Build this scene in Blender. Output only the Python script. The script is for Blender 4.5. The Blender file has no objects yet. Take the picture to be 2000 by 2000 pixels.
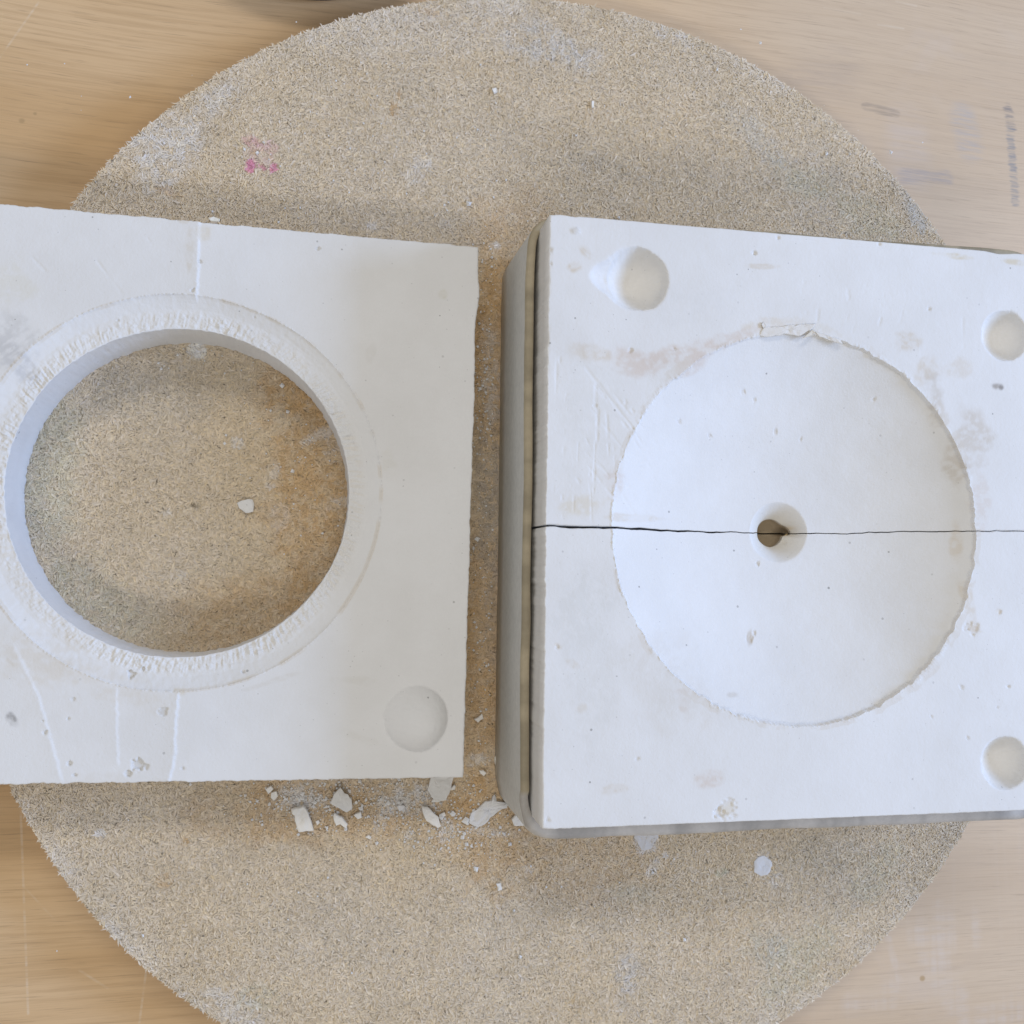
import bpy, math
import numpy as np
from mathutils import Matrix

# ------------------------------------------------------------------ camera, world, lamps
D = 0.5                                   # camera height above the board, metres
F = 1930.0                                # focal length in pixels of a 2000 px picture
TA, TB = math.radians(11.25), math.radians(3.25)
scene = bpy.context.scene
ca, sa, cb, sb = math.cos(TA), math.sin(TA), math.cos(TB), math.sin(TB)
ROT = np.array([[ca, 0, -sa], [0, 1, 0], [sa, 0, ca]]) @ np.array([[1, 0, 0], [0, cb, -sb], [0, sb, cb]])
cam_data = bpy.data.cameras.new('camera')
cam = bpy.data.objects.new('camera', cam_data)
scene.collection.objects.link(cam)
cam_data.sensor_width = 36.0
cam_data.lens = F / 2000 * 36.0
cam_data.clip_start, cam_data.clip_end = 0.01, 50.0
M4 = Matrix.Identity(4)
for i in range(3):
    for j in range(3):
        M4[i][j] = ROT[i, j]
M4[2][3] = D
cam.matrix_world = M4
scene.camera = cam

world = bpy.data.worlds.new('World')
scene.world = world
world.use_nodes = True
bg = world.node_tree.nodes['Background']
bg.inputs[0].default_value = (1.0, 1.0, 1.0, 1)
bg.inputs[1].default_value = 0.36

def area_lamp(name, loc, target, sx, sy, power, col):
    l = bpy.data.lights.new(name, 'AREA')
    l.shape, l.size, l.size_y = 'RECTANGLE', sx, sy
    l.energy, l.color = power, col
    o = bpy.data.objects.new(name, l)
    scene.collection.objects.link(o)
    z = np.array(loc, float) - np.array(target, float); z /= np.linalg.norm(z)
    x = np.cross((0, 0, 1), z) if abs(z[2]) < .98 else np.array((1., 0, 0))
    x = x / np.linalg.norm(x); y = np.cross(z, x)
    m = Matrix.Identity(4)
    for i in range(3):
        m[i][0], m[i][1], m[i][2], m[i][3] = x[i], y[i], z[i], loc[i]
    o.matrix_world = m
    return o

area_lamp('window_lamp', (1.80, 0.12, 0.90), (0.05, 0.02, 0), 0.75, 0.45, 32, (0.40, 0.585, 1.0))
area_lamp('ceiling_lamp', (-0.30, -1.42, 1.90), (0.1, 0.02, 0), 1.2, 0.30, 12, (1.0, 0.97, 0.93))
area_lamp('ceiling_lamp', (-0.05, 1.44, 1.90), (0.1, 0.02, 0), 1.2, 0.30, 12, (1.0, 0.97, 0.93))

scene.view_settings.view_transform = 'Standard'
scene.view_settings.look = 'None'
scene.view_settings.gamma = 1.0
scene.view_settings.use_curve_mapping = False
scene.view_settings.exposure = -0.05

# ------------------------------------------------------------------ helpers
rng = np.random.default_rng(7)

def unp(p, z):
    """pixel of the 2000 px photograph at height z (metres above the board) -> world x, y"""
    p = np.atleast_2d(np.array(p, float))
    d = np.stack([(p[:, 0] - 1000) / F, -(p[:, 1] - 1000) / F, -np.ones(len(p))], 1) @ ROT.T
    return d[:, :2] * ((D - z) / -d[:, 2])[:, None]

def hash2(i, j, seed):
    h = (i.astype(np.int64) * 374761393 + j.astype(np.int64) * 668265263 + seed * 974634777) & 0xFFFFFFFF
    h = ((h ^ (h >> 13)) * 1274126177) & 0xFFFFFFFF
    h = h ^ (h >> 16)
    return (h & 0xFFFFFF) / float(0xFFFFFF)

def vn(x, y, seed=0):
    xi, yi = np.floor(x), np.floor(y)
    fx, fy = x - xi, y - yi
    fx = fx * fx * (3 - 2 * fx); fy = fy * fy * (3 - 2 * fy)
    a = hash2(xi, yi, seed); b = hash2(xi + 1, yi, seed)
    c = hash2(xi, yi + 1, seed); d = hash2(xi + 1, yi + 1, seed)
    return (a * (1 - fx) + b * fx) * (1 - fy) + (c * (1 - fx) + d * fx) * fy

def fbm(x, y, seed=0, octv=4):
    s = 0; a = .5; t = 0
    for k in range(octv):
        s = s + a * vn(x, y, seed + 17 * k); t += a; a *= .5; x = x * 2.03; y = y * 2.03
    return s / t

def sstep(a, b, x):
    t = np.clip((x - a) / (b - a), 0, 1)
    return t * t * (3 - 2 * t)

def make_mesh(name, verts, faces, mat, parent=None, col=None, smooth=True):
    """faces: int array (n,3) or (n,4); unused vertices are dropped"""
    faces = np.asarray(faces, np.int64); verts = np.asarray(verts, np.float32)
    used = np.zeros(len(verts), bool); used[faces.ravel()] = True
    remap = np.cumsum(used) - 1
    faces = remap[faces]; verts = verts[used]
    me = bpy.data.meshes.new(name)
    n, k = faces.shape
    me.vertices.add(len(verts)); me.vertices.foreach_set('co', verts.ravel())
    me.loops.add(n * k); me.loops.foreach_set('vertex_index', faces.ravel().astype(np.int32))
    me.polygons.add(n)
    me.polygons.foreach_set('loop_start', (np.arange(n) * k).astype(np.int32))
    me.polygons.foreach_set('loop_total', np.full(n, k, np.int32))
    me.polygons.foreach_set('use_smooth', np.full(n, smooth, bool))
    if col is not None:
        c = np.asarray(col, np.float32)[used]
        at = me.color_attributes.new('tint', 'FLOAT_COLOR', 'POINT')
        at.data.foreach_set('color', np.c_[c, np.ones(len(c), np.float32)].astype(np.float32).ravel())
    me.update(calc_edges=True)
    me.materials.append(mat)
    o = bpy.data.objects.new(name, me)
    scene.collection.objects.link(o)
    o.parent = parent
    return o

def tag(o, label, cat=None, group=None, kind=None):
    o['label'] = label
    if cat: o['category'] = cat
    if group: o['group'] = group
    if kind: o['kind'] = kind
    return o

def empty(name, loc=(0, 0, 0)):
    o = bpy.data.objects.new(name, None); scene.collection.objects.link(o)
    o.empty_display_size = .02
    return o

def grid_faces(nr, nc, closed=False):
    """rows nr x cols nc vertex grid -> quads (col wraps if closed)"""
    r = np.arange(nr - 1)[:, None]; c = np.arange(nc if closed else nc - 1)[None, :]
    c2 = (c + 1) % nc
    return np.stack([r * nc + c, r * nc + c2, (r + 1) * nc + c2, (r + 1) * nc + c], -1).reshape(-1, 4)

class NT:
    def __init__(self, name, rough=.85, spec=.2):
        self.m = bpy.data.materials.new(name); self.m.use_nodes = True
        self.t = self.m.node_tree; self.b = self.t.nodes['Principled BSDF']
        self.b.inputs['Roughness'].default_value = rough
        self.b.inputs['Specular IOR Level'].default_value = spec
    def n(self, typ, **kw):
        nd = self.t.nodes.new(typ)
        for k, v in kw.items(): setattr(nd, k, v)
        return nd
    def link(self, a, b): self.t.links.new(a, b)
    def inp(self, nd, **kw):
        for k, v in kw.items(): nd.inputs[k.replace('_', ' ')].default_value = v
    def mix(self, fac, a, b, mode='MIX'):
        nd = self.n('ShaderNodeMix', data_type='RGBA', blend_type=mode)
        for s, v in ((0, fac), (6, a), (7, b)):
            if hasattr(v, 'links') or hasattr(v, 'is_linked'): self.link(v, nd.inputs[s])
            else: nd.inputs[s].default_value = v if s == 0 else (*v, 1)
        return nd.outputs[2]
    def math(self, op, a, b=None, c=None, clamp=False):
        nd = self.n('ShaderNodeMath', operation=op, use_clamp=clamp)
        for s, v in enumerate((a, b, c)):
            if v is None: continue
            if hasattr(v, 'is_linked'): self.link(v, nd.inputs[s])
            else: nd.inputs[s].default_value = v
        return nd.outputs[0]
    def maprange(self, v, a, b, c=0, d=1):
        nd = self.n('ShaderNodeMapRange', interpolation_type='SMOOTHSTEP')
        self.link(v, nd.inputs[0])
        for s, x in zip((1, 2, 3, 4), (a, b, c, d)): nd.inputs[s].default_value = x
        return nd.outputs[0]
    def coords(self, scale=(1, 1, 1), rot=(0, 0, 0), loc=(0, 0, 0)):
        tc = self.n('ShaderNodeTexCoord'); mp = self.n('ShaderNodeMapping')
        mp.inputs['Scale'].default_value = scale; mp.inputs['Rotation'].default_value = rot
        mp.inputs['Location'].default_value = loc
        self.link(tc.outputs['Object'], mp.inputs[0])
        return mp.outputs[0]
    def noise(self, vec, scale, detail=3, rough=.5, dist=0):
        nd = self.n('ShaderNodeTexNoise'); self.link(vec, nd.inputs['Vector'])
        self.inp(nd, Scale=scale, Detail=detail, Roughness=rough, Distortion=dist)
        return nd.outputs[0]
    def bump(self, h, strength, dist):
        nd = self.n('ShaderNodeBump'); nd.inputs['Strength'].default_value = strength
        nd.inputs['Distance'].default_value = dist
        self.link(h, nd.inputs['Height']); self.link(nd.outputs[0], self.b.inputs['Normal'])
    def base(self, c): self.link(c, self.b.inputs['Base Color'])
    def attr(self):
        nd = self.n('ShaderNodeAttribute', attribute_name='tint'); return nd.outputs['Color']

# ------------------------------------------------------------------ materials
def mat_plaster(name='plaster', base=(.80, .79, .775)):
    k = NT(name, .93, .12)
    co = k.coords()
    cloud = k.noise(co, 22, 4, .6)
    c = k.mix(k.maprange(cloud, .3, .7, 0, 1), base, tuple(x * y for x, y in zip(base, (.945, .94, .93))))
    c = k.mix(1.0, c, k.attr(), 'MULTIPLY')
    # pin holes
    v = k.n('ShaderNodeTexVoronoi'); k.link(co, v.inputs['Vector']); v.inputs['Scale'].default_value = 170
    sep = k.n('ShaderNodeSeparateColor'); k.link(v.outputs['Color'], sep.inputs[0])
    rad = k.maprange(sep.outputs[0], .45, 1.0, 0.0, .10)
    dot = k.math('LESS_THAN', v.outputs['Distance'], rad)
    v2 = k.n('ShaderNodeTexVoronoi'); k.link(co, v2.inputs['Vector']); v2.inputs['Scale'].default_value = 420
    sep2 = k.n('ShaderNodeSeparateColor'); k.link(v2.outputs['Color'], sep2.inputs[0])
    dot2 = k.math('LESS_THAN', v2.outputs['Distance'], k.maprange(sep2.outputs[1], .6, 1.0, 0, .13))
    d = k.math('MAXIMUM', dot, k.math('MULTIPLY', dot2, .45))
    patch = k.maprange(k.noise(co, 30, 3), .40, .6, .25, .95)
    c = k.mix(k.math('MULTIPLY', d, patch), c, (.40, .39, .37))
    k.base(c)
    h = k.math('ADD', k.math('MULTIPLY', k.noise(co, 900, 3, .6), .5), k.math('MULTIPLY', k.noise(co, 120, 5, .65), 1.4))
    k.bump(h, .5, .0004)
    return k.m

def mat_tint(name, rough, spec, nscale, amt, bstr, bdist):
    k = NT(name, rough, spec); co = k.coords()
    n = k.noise(co, nscale, 4, .65)
    f = k.maprange(n, .25, .75, 1 - amt, 1 + amt)
    comb = k.n('ShaderNodeCombineColor')
    for i in range(3): k.link(f, comb.inputs[i])
    k.base(k.mix(1.0, k.attr(), comb.outputs[0], 'MULTIPLY'))
    k.bump(n, bstr, bdist)
    return k.m

def mat_table():
    k = NT('table_wood', .55, .35)
    rot = (0, 0, math.radians(2.0))
    wob = k.n('ShaderNodeVectorMath', operation='ADD')
    co0 = k.coords(rot=rot)
    nz = k.n('ShaderNodeTexNoise'); k.link(co0, nz.inputs['Vector']); k.inp(nz, Scale=2.2, Detail=1)
    sc = k.n('ShaderNodeVectorMath', operation='MULTIPLY'); k.link(nz.outputs['Color'], sc.inputs[0])
    sc.inputs[1].default_value = (0, .05, 0)
    k.link(co0, wob.inputs[0]); k.link(sc.outputs[0], wob.inputs[1])
    def st(sx, sy):
        m = k.n('ShaderNodeVectorMath', operation='MULTIPLY'); k.link(wob.outputs[0], m.inputs[0])
        m.inputs[1].default_value = (sx, sy, 1); return m.outputs[0]
    broad = k.noise(st(1.2, 14), 1.6, 3, .5)
    fine = k.noise(st(12, 420), 1, 4, .7)
    pores = k.noise(st(42, 1150), 1, 3, .55)
    hair = k.noise(st(8, 1300), 1, 2, .5)
    c = k.mix(k.maprange(broad, .3, .7), (.62, .405, .205), (.71, .50, .29))
    c = k.mix(k.math('MULTIPLY', k.maprange(fine, .42, .66), .42), c, (.47, .30, .15))
    c = k.mix(k.math('MULTIPLY', k.maprange(pores, .58, .74), .34), c, (.30, .19, .10))
    c = k.mix(k.math('MULTIPLY', k.maprange(hair, .66, .8), .22), c, (.74, .64, .50))
    # worn, clay-dusted half of the table (right), its window sheen painted in too
    tc = k.coords()
    sx = k.n('ShaderNodeSeparateXYZ'); k.link(tc, sx.inputs[0])
    wn = k.noise(tc, 5, 4, .6)
    right = k.maprange(k.math('ADD', sx.outputs[0], k.math('MULTIPLY', wn, .16)), .12, .38)
    c = k.mix(k.math('MULTIPLY', right, .50), c, (.60, .51, .41))
    c = k.mix(k.math('MULTIPLY', k.maprange(pores, .56, .72), .20), c, (.34, .235, .145))
    c = k.mix(k.math('MULTIPLY', k.maprange(k.noise(st(16, 1500), 1, 3, .6), .5, .72), .25), c, (.42, .29, .17))
    blot = k.maprange(k.noise(tc, 16, 5, .6, .6), .55, .75)
    c = k.mix(k.math('MULTIPLY', k.math('MULTIPLY', blot, right), .18), c, (.66, .57, .52))
    # wiped streaks of dried slip
    sw = k.noise(k.coords((210, 12, 1), (0, 0, math.radians(-14))), 1, 3, .5)
    m1 = k.maprange(k.noise(k.coords((1, 1, 1), loc=(.3, .1, 0)), 9, 2), .48, .62)
    c = k.mix(k.math('MULTIPLY', k.math('MULTIPLY', k.math('MULTIPLY', k.maprange(sw, .52, .7), m1), right), .03), c, (.74, .67, .62))
    # named marks and one painted shadow: capsules (x0,y0,x1,y1,radius,colour,alpha)
    def capsule(c, p0, p1, r, colr, alpha, grain=None):
        w = unp([p0, p1], -.022); wx, wy = (sx.outputs[0], sx.outputs[1]) if r < .0035 else warp
        a = w[0]; bvec = w[1] - w[0]; L2 = float(bvec @ bvec)
        dx = k.math('SUBTRACT', wx, float(a[0])); dy = k.math('SUBTRACT', wy, float(a[1]))
        t = k.math('DIVIDE', k.math('ADD', k.math('MULTIPLY', dx, float(bvec[0])), k.math('MULTIPLY', dy, float(bvec[1]))), L2, clamp=True)
        ex = k.math('SUBTRACT', dx, k.math('MULTIPLY', t, float(bvec[0]))); ey = k.math('SUBTRACT', dy, k.math('MULTIPLY', t, float(bvec[1])))
        dd = k.math('SQRT', k.math('ADD', k.math('MULTIPLY', ex, ex), k.math('MULTIPLY', ey, ey)))
        msk = k.maprange(dd, r * .35, r, alpha, 0)
        if grain is not None: msk = k.math('MULTIPLY', msk, grain)
        return k.mix(msk, c, colr)
    wnz = k.n('ShaderNodeTexNoise'); k.link(st(60, 500), wnz.inputs['Vector']); k.inp(wnz, Scale=1, Detail=3)
    wsp = k.n('ShaderNodeSeparateColor'); k.link(wnz.outputs['Color'], wsp.inputs[0])
    wx = k.math('ADD', sx.outputs[0], k.math('MULTIPLY', k.math('SUBTRACT', wsp.outputs[0], .5), .005))
    wy = k.math('ADD', sx.outputs[1], k.math('MULTIPLY', k.math('SUBTRACT', wsp.outputs[1], .5), .006))
    warp = (wx, wy)
    gr = k.maprange(k.noise(st(30, 420), 1, 3, .75), .34, .66, .0, 1)
    gr2 = k.maprange(k.noise(st(20, 160), 1, 4, .75), .36, .66, .1, 1)
    c = capsule(c, (1968, 212), (1976, 250), .0042, (.16, .16, .18), .6, gr)
    c = capsule(c, (1972, 250), (1984, 395), .0038, (.22, .23, .25), .7, gr)
    c = capsule(c, (1880, 225), (1895, 290), .012, (.42, .41, .42), .45, gr)
    c = capsule(c, (1770, 250), (1780, 330), .020, (.62, .55, .52), .25, gr2)
    c = capsule(c, (1765, 345), (1850, 350), .006, (.33, .31, .33), .5, gr)
    c = capsule(c, (1690, 207), (1750, 222), .0036, (.27, .22, .18), .5, gr)
    c = capsule(c, (1640, 140), (1570, 160), .022, (.44, .35, .28), .32, gr2)  # soft dark shadow painted on the wood
    for p, q, r, al in (((38, 1520), (55, 1980), .0005, .35), ((285, 1900), (272, 2000), .0005, .35), ((75, 5), (0, 112), .00045, .4),
                        ((45, 1730), (110, 1800), .0004, .25), ((155, 1895), (210, 1930), .0005, .3),
                        ((1610, 15), (1680, 28), .0006, .4), ((1715, 48), (1765, 56), .0005, .4), ((1750, 3), (1790, 12), .0005, .4)):
        c = capsule(c, p, q, r * 1.6, (.78, .68, .54), al, gr2)
    for p, q, r, al in (((1735, 1835), (1760, 1925), .003, .4), ((1800, 1830), (1870, 1960), .012, .45), ((1840, 1780), (1850, 1850), .009, .4),
                        ((1665, 1960), (1740, 1945), .010, .4), ((1905, 1780), (1908, 1850), .004, .35), ((1900, 2000), (2000, 1960), .012, .4)):
        c = capsule(c, p, q, r, (.70, .64, .61), al * .6, k.math('MULTIPLY', gr2, k.maprange(sw, .35, .6, .35, 1)))
    for p, r in (((42, 236), .0018), ((68, 222), .0011), ((1801, 1911), .0022)):
        c = capsule(c, p, (p[0] + 1, p[1]), r, (.45, .30, .15), .8)
    k.base(c)
    k.b.inputs['Coat Weight'].default_value = 0.0
    k.bump(k.math('ADD', k.math('MULTIPLY', fine, .5), pores), .12, .0004)
    return k.m

PLASTER = mat_plaster()
BOARD = mat_tint('particle_board', .95, .08, 900, .16, .6, .0006)
FIBRE = mat_tint('wood_fibre', .95, .08, 500, .08, .1, .0002)
RUBBER = mat_tint('grey_rubber', .62, .3, 320, .07, .12, .0003)
TABLE = mat_table()
POT = mat_tint('dark_glaze', .45, .4, 60, .1, .05, .0003)

# ------------------------------------------------------------------ table
T = 0.022                                                     # board thickness
gx, gy = np.meshgrid(np.linspace(-1.3, 1.5, 29), np.linspace(-1.0, 1.1, 22))
tv = np.c_[gx.ravel(), gy.ravel(), np.full(gx.size, -T)]
nv = len(tv)
tf = grid_faces(22, 29)
loop = np.r_[np.arange(29), np.arange(1, 22) * 29 + 28, 21 * 29 + np.arange(27, -1, -1), np.arange(20, 0, -1) * 29]
tv = np.r_[tv, tv[loop] - (0, 0, .028)]
nl = len(loop); i0 = np.arange(nl); i1 = (i0 + 1) % nl
tf = np.r_[tf, np.c_[loop[i0], nv + i0, nv + i1, loop[i1]]]
table = make_mesh('table_top', tv, tf, TABLE, smooth=False)
tag(table, 'pale wooden table top with fine horizontal grain and scratches', kind='structure')

# ------------------------------------------------------------------ shapes taken from the photograph
H1 = .07 * D                                                  # height of the ring mould
HT = .17 * D                                                  # height of the two halves
HB = .128 * D                                                 # height of the rubber band
BC, BR = np.array((.2448, .0367)) * D, .5715 * D              # board

L_tr, L_br = unp([(935, 482)], H1)[0], unp([(905, 1519)], H1)[0]
ldir = np.array((math.cos(math.radians(-1.5)), math.sin(math.radians(-1.5))))
L_tl, L_bl = L_tr - ldir * .53 * D, L_br - ldir * .52 * D
LC, LR_out, LR_in = np.array((-.1190, .0693)) * D, .1796 * D, .1496 * D
R_tl, R_bl = unp([(1073, 418)], HT)[0], unp([(1058, 1620)], HT)[0]
rdir = np.array((math.cos(math.radians(-.72)), math.sin(math.radians(-.72))))
R_tr, R_br = R_tl + rdir * .515 * D, R_bl + rdir * .515 * D
RC, RR = np.array((.4332, .0370)) * D, .1777 * D

def in_quad(P, Q, grow=0.0):
    """Q counter-clockwise corners"""
    ok = np.ones(len(P), bool)
    for a, b in zip(Q, np.roll(Q, -1, 0)):
        e = b - a; n = np.array((e[1], -e[0])) / np.linalg.norm(e)
        ok &= ((P - a) @ n) < grow
    return ok
LQ = np.array([L_bl, L_br, L_tr, L_tl]); RQ = np.array([R_bl, R_br, R_tr, R_tl])

# ------------------------------------------------------------------ board
# stains on the board, and shade painted into gap and hole: (px, py, rx, ry, angle, colour, alpha, raggedness)
ORANGE = (.56, .345, .14); DUST = (.76, .72, .67); GREEN = (.60, .57, .43); PINK = (.74, .27, .42); WHITE = (.78, .77, .76); GREY = (.36, .33, .28)
STAINS_SHADE = [
    (955, 700, 60, 260, 0, ORANGE, .85, .4), (940, 1250, 60, 320, 0, ORANGE, .75, .4), (960, 900, 45, 300, 0, (.30, .21, .12), .45, .8),  # gap: clean board, with its brown shade painted in
    (640, 900, 130, 330, 0, ORANGE, .70, .5), (600, 720, 90, 110, .6, ORANGE, .6, .5), (500, 1190, 170, 90, -.2, ORANGE, .45, .5),  # hole floor: clean board, with warm shade painted on the right
    (700, 1580, 330, 65, 0, ORANGE, .50, .5), (960, 1600, 130, 120, 0, ORANGE, .45, .5), (560, 1530, 120, 40, 0, ORANGE, .35, .6),
    (1020, 450, 120, 100, 0, ORANGE, .35, .5), (1120, 1690, 190, 100, .1, ORANGE, .30, .6),
    (320, 290, 60, 90, .8, DUST, .9, .7), (420, 195, 70, 30, -.6, DUST, .75, .7), (300, 330, 60, 60, 0, DUST, .5, .8),
    (820, 60, 330, 60, -.15, DUST, .35, .6), (1090, 95, 110, 45, .2, (.68, .67, .66), .65, .8), (1310, 65, 60, 25, .4, DUST, .6, .8),
    (1480, 270, 110, 35, .75, (.64, .60, .53), .5, .8), (820, 330, 20, 40, .5, DUST, .55, .8),
    (1790, 430, 70, 20, 1.05, (.62, .60, .56), .6, .8), (1580, 360, 90, 40, .3, GREEN, .4, .7), (1700, 430, 90, 50, .3, GREEN, .35, .7),
    (90, 900, 70, 230, 0, GREEN, .5, .6), (190, 1180, 130, 80, .6, GREEN, .4, .7), (250, 770, 90, 60, 0, (.46, .41, .33), .4, .7),
    (500, 282, 26, 14, .5, (.72, .42, .44), .6, .6), (528, 290, 18, 20, 0, (.72, .46, .48), .5, .6), (512, 308, 30, 22, 0, (.74, .52, .50), .35, .7), (492, 325, 11, 14, 0, PINK, .8, .6), (533, 327, 9, 12, .3, PINK, .75, .6), (512, 328, 9, 7, 0, PINK, .6, .6),
    (385, 684, 20, 18, 0, (.86, .85, .83), 1.2, .35), (350, 700, 45, 40, 0, DUST, .30, .9), (360, 760, 55, 60, 0, (.52, .47, .40), .35, .9),
    (465, 865, 14, 12, .4, DUST, .8, .9), (530, 930, 14, 30, .2, DUST, .7, .9), (625, 850, 40, 14, -.5, DUST, .75, .95), (655, 880, 22, 22, 0, DUST, .6, .95),
    (660, 985, 35, 12, -.3, DUST, .75, .95), (545, 1010, 18, 25, .2, DUST, .5, .95), (324, 1000, 8, 8, 0, DUST, .6, .8), (350, 1125, 18, 9, 0, DUST, .6, .9),
    (382, 989, 4, 5, 0, (.03, .025, .02), 1.0, .5), (382, 990, 11, 9, 0, (.2, .16, .1), .4, .9),
    (960, 1010, 40, 300, 0, (.52, .49, .45), .45, 1.0), (960, 730, 28, 110, 0, DUST, .55, 1.0), (968, 480, 12, 10, 0, WHITE, .8, .9),
    (590, 1560, 55, 40, 0, WHITE, .95, .85), (790, 1560, 65, 38, 0, WHITE, .95, .85), (830, 1545, 50, 20, 0, DUST, .9, .8), (935, 1485, 28, 14, 0, DUST, .8, .9), (870, 1620, 22, 22, 0, WHITE, .7, .95),
    (800, 1630, 14, 14, 0, DUST, .7, .9), (960, 1625, 60, 10, .15, DUST, .7, .95), (740, 1610, 14, 22, .3, DUST, .6, .95), (690, 1530, 120, 20, 0, DUST, .35, 1.0),
    (1262, 1636, 24, 30, 0, (.70, .68, .67), .9, .5), (1488, 1690, 19, 19, 0, WHITE, .97, .25), (1520, 1722, 26, 16, .5, DUST, .7, .9), (1488, 1668, 20, 10, 0, DUST, .5, .9),
    (1275, 1695, 10, 22, .6, DUST, .8, .7), (1300, 1670, 6, 5, 0, WHITE, .8, .5), (1030, 1697, 18, 9, 0, DUST, .6, .9), (1230, 1745, 60, 25, .1, (.60, .58, .48), .35, .9),
    (1225, 1910, 32, 60, .1, (.64, .62, .60), .55, .9), (1495, 1850, 70, 45, .3, (.56, .55, .47), .45, .8), (1560, 1880, 150, 50, -.7, GREEN, .40, .7),
    (1720, 1700, 100, 45, -.8, GREEN, .35, .7), (1600, 1670, 120, 60, 0, (.44, .39, .30), .3, .7), (1410, 1705, 16, 10, 0, GREEN, .7, .9),
    (120, 1690, 60, 40, .9, DUST, .35, .9), (195, 1626, 10, 7, 0, WHITE, .7, .9), (460, 1970, 80, 30, .5, DUST, .6, .9), (350, 1960, 70, 30, .6, DUST, .6, .9), (230, 1830, 60, 14, .9, DUST, .5, .9),
    (505, 1950, 40, 25, 0, GREEN, .35, .9), (1180, 1560, 40, 20, 0, ORANGE, .5, .8), (320, 1720, 16, 12, 0, ORANGE, .45, .8), (360, 1645, 9, 8, 0, ORANGE, .7, .8), (640, 1545, 30, 12, 0, ORANGE, .4, .8),
    (770, 215, 10, 16, 0, ORANGE, .7, .9), (778, 185, 5, 12, 0, ORANGE, .6, .9), (840, 25, 22, 8, 0, ORANGE, .4, .9), (330, 375, 30, 8, .2, ORANGE, .4, .9), (725, 440, 9, 8, 0, DUST, .8, .8),
    (865, 434, 9, 7, 0, DUST, .7, .9), (1000, 425, 14, 10, 0, DUST, .5, .9), (1190, 330, 130, 25, .2, (.40, .36, .30), .25, .9),
]
ST_W = [(unp([(s[0], s[1])], 0)[0], s[2] * D / F * .98, s[3] * D / F * .98, -s[4], np.array(s[5]), s[6], s[7]) for s in STAINS_SHADE]

def board_colour(x, y, seed=0):
    n = fbm(x * 22, y * 22, 5, 4)[:, None]
    n2 = fbm(x * 60 + 3, y * 60, 9, 3)[:, None]
    c = np.array((.70, .575, .405)) * (1 - n) + np.array((.69, .595, .465)) * n
    n3 = fbm(x * 260, y * 260 + 7, 19, 2)[:, None]
    c = c * (0.90 + .12 * n2 + .10 * n3)
    rag = fbm(x * 420, y * 420, 21, 3)
    er = np.hypot(x - BC[0], y - BC[1]) / BR
    em = (sstep(.955, 1.0, er + .03 * (n[:, 0] - .5)) * sstep(.35, .65, n2[:, 0]) * .28)[:, None]
    c = c * (1 - em) + np.array((.76, .71, .64)) * em
    rag2 = fbm(x * 110, y * 110, 33, 3)
    for p, rx, ry, an, colr, al, rg in ST_W:
        R = max(rx, ry) * 1.9
        near = np.nonzero((abs(x - p[0]) < R) & (abs(y - p[1]) < R))[0]
        if not len(near): continue
        dx, dy = x[near] - p[0], y[near] - p[1]
        u = (dx * math.cos(an) + dy * math.sin(an)) / rx; v = (-dx * math.sin(an) + dy * math.cos(an)) / ry
        d = np.sqrt(u * u + v * v) + (rag2[near] - .5) * (.9 if rg > .4 else .35)
        big = max(rx, ry) > .012
        m = 1 - sstep(.45 if big else .8, 1.25 if big else 1.12, d)
        m = m * ((1 - rg) + rg * sstep(.42, .58, rag[near] + .10 * (m - .5)))
        m = (m * al * (.8 if colr[2] > .6 else .85 if colr[2] < .2 else 1.0))[:, None]
        c[near] = c[near] * (1 - m) + colr * m
    return c

NA, NRG = 800, 110
th = np.linspace(0, 2 * np.pi, NA, endpoint=False)
rr = np.sqrt(np.linspace(0.0001, 1, NRG))
edge = BR * (1 + .0022 * (fbm(np.cos(th) * 60 + 90, np.sin(th) * 60 + 90, 3, 3) - .5) + .0016 * (vn(np.cos(th) * 300 + 900, np.sin(th) * 300 + 900, 8) - .5))
Rg = rr[:, None] * edge[None, :]
bx = (BC[0] + Rg * np.cos(th)).ravel(); by = (BC[1] + Rg * np.sin(th)).ravel()
bz = (fbm(bx * 500, by * 500, 2, 2) - .5) * .0004
top_n = len(bx)
rows = [np.c_[bx, by, bz]]
bcol = [board_colour(bx, by) * .86]
e_xy = np.c_[bx, by][-NA:]
for kz, zz in enumerate(np.linspace(-.0006, -T, 7)):
    w = 1.0005 + .003 * (fbm(np.cos(th) * 200 + 300 + kz * 9, np.sin(th) * 200 + 300, 40 + kz, 2) - .5)
    rows.append(np.c_[BC[0] + (e_xy[:, 0] - BC[0]) * w, BC[1] + (e_xy[:, 1] - BC[1]) * w, np.full(NA, zz)])
    bcol.append(bcol[0][-NA:] * (.95, .90, .80) if kz else bcol[0][-NA:])
bv = np.concatenate(rows); bf = grid_faces(NRG + 7, NA, True)
board = make_mesh('round_board', bv, bf, BOARD, col=np.concatenate(bcol))
tag(board, 'large round raw particle board with dusty stains lying under the plaster moulds', 'board')

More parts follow.
